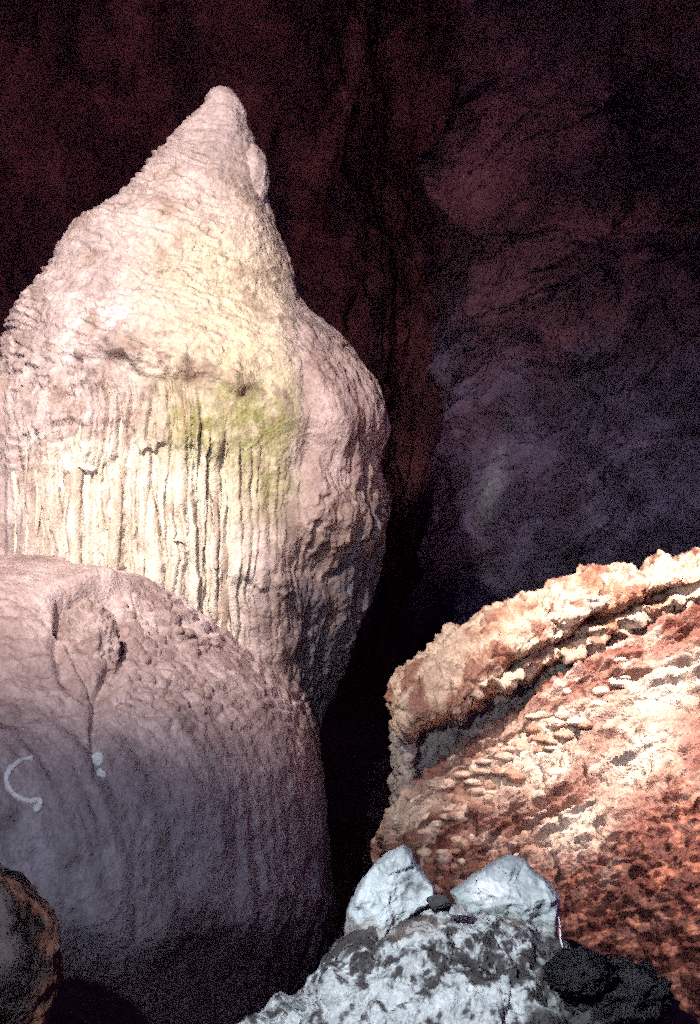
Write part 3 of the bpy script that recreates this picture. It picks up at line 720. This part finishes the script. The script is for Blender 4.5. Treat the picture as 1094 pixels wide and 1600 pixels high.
# rubble wedged between the two pale rocks
rub = [(686, 1408, 3.14, 0.030, (0.05, 0.05, 0.05), 'small dark stone wedged beside the left pale rock'), (716, 1424, 3.10, 0.028, (0.42, 0.41, 0.40), 'small grey stone in the gap between the two pale rocks')]
for k, (a, b, d, r, cc, lab) in enumerate(rub):
    d *= G * 1.015; r *= G * 0.75; p = W(a, b, d); q = p - np.array([0, 0, r])
    cc = np.array(cc)
    link('stone', blob_mesh('stone', p, (r * 1.25, r, r * 0.9), q, M_BOULD, cc * 0.3, np.minimum(cc * 1.7, 0.8), 0.22, 700 + k, 34, 46, 4, 0.7), None, q, lab, 'stone', 'rubble on the boulder')
for k, (a, b, d, r, lab) in enumerate([(965, 1556, 3.05, 0.08, 'dark lumpy rock on the right shoulder of the boulder'), (905, 1520, 2.98, 0.05, 'small black rock right below the hanging white wire')]):
    d *= G; r *= G; p = W(a, b, d); q = p - np.array([0, 0, r * 0.7])
    link('dark_rock', blob_mesh('dark_rock', p, (r * 1.25, r, r * 0.8), q, M_BOULD, (0.004, 0.004, 0.005), (0.02, 0.018, 0.02), 0.35, 760 + k, 60, 80, 6), None, q, lab, 'rock', 'dark rocks on the boulder')
# thin pale wire hanging off the right rock
wp = np.array([W(873, 1432, 3.14 * G), W(875, 1448, 3.14 * G), W(876, 1465, 3.13 * G), W(879, 1482, 3.12 * G), W(880, 1494, 3.12 * G)])
link('wire', tube('wire', catmull(wp, np.linspace(0, 4, 16)), 0.0011, wp[-1], M_WHITE), None, wp[-1], 'thin white wire hanging at the right edge of the right pale rock', 'wire')

# ------------------------------------------------------------------ dark rock in the lower left corner
CB = W(-60, 2240, 3.6)
prof = [(1366, -70, -30), (1370, -100, 2), (1380, -140, 28), (1400, -170, 44), (1425, -190, 60), (1450, -205, 76), (1490, -220, 88), (1525, -225, 91), (1560, -228, 78), (1600, -230, 62), (1700, -240, 60), (2000, -260, 80), (2300, -270, 90)]
NR, NC = 240, 240
V, th, rad, pyr = outline_body(prof, 3.6, NR, NC, 0.8, 0.7)
n = gnormals(V, True); ctr = np.broadcast_to(W(-70, 1600, 3.6), V.shape)
if (n * (V - ctr)).sum(-1).mean() < 0: n = -n
qx, qy = proj(V)
h = 0.04 * fbm(V * 5, 4, off=801) + 0.02 * ridged(V * 12, 3, off=802) + 0.008 * fbm(V * 35, 3, off=803)
h *= sstep(0, 15, np.arange(NR))[:, None]
Vc = V + n * h[..., None]
c = mix(np.array([0.02, 0.013, 0.012]), np.array([0.11, 0.085, 0.08]), sstep(-0.2, 0.25, fbm(V * 9, 4, off=804)))
rim = np.interp(qy, [p[0] for p in prof], [p[2] for p in prof])
c = mix(c, np.array([0.30, 0.13, 0.075]), 0.9 * gauss(qx - rim + 12, 15) * sstep(-0.2, 0.15, fbm(V * 13, 3, off=805)))  # redder along the right outline
link('corner_rock', make_mesh('corner_rock', Vc, grid_faces(NR, NC, True), c, M_BOULD, CB), None, CB, 'dark rock with a reddish rim in the lower left corner', 'rock')
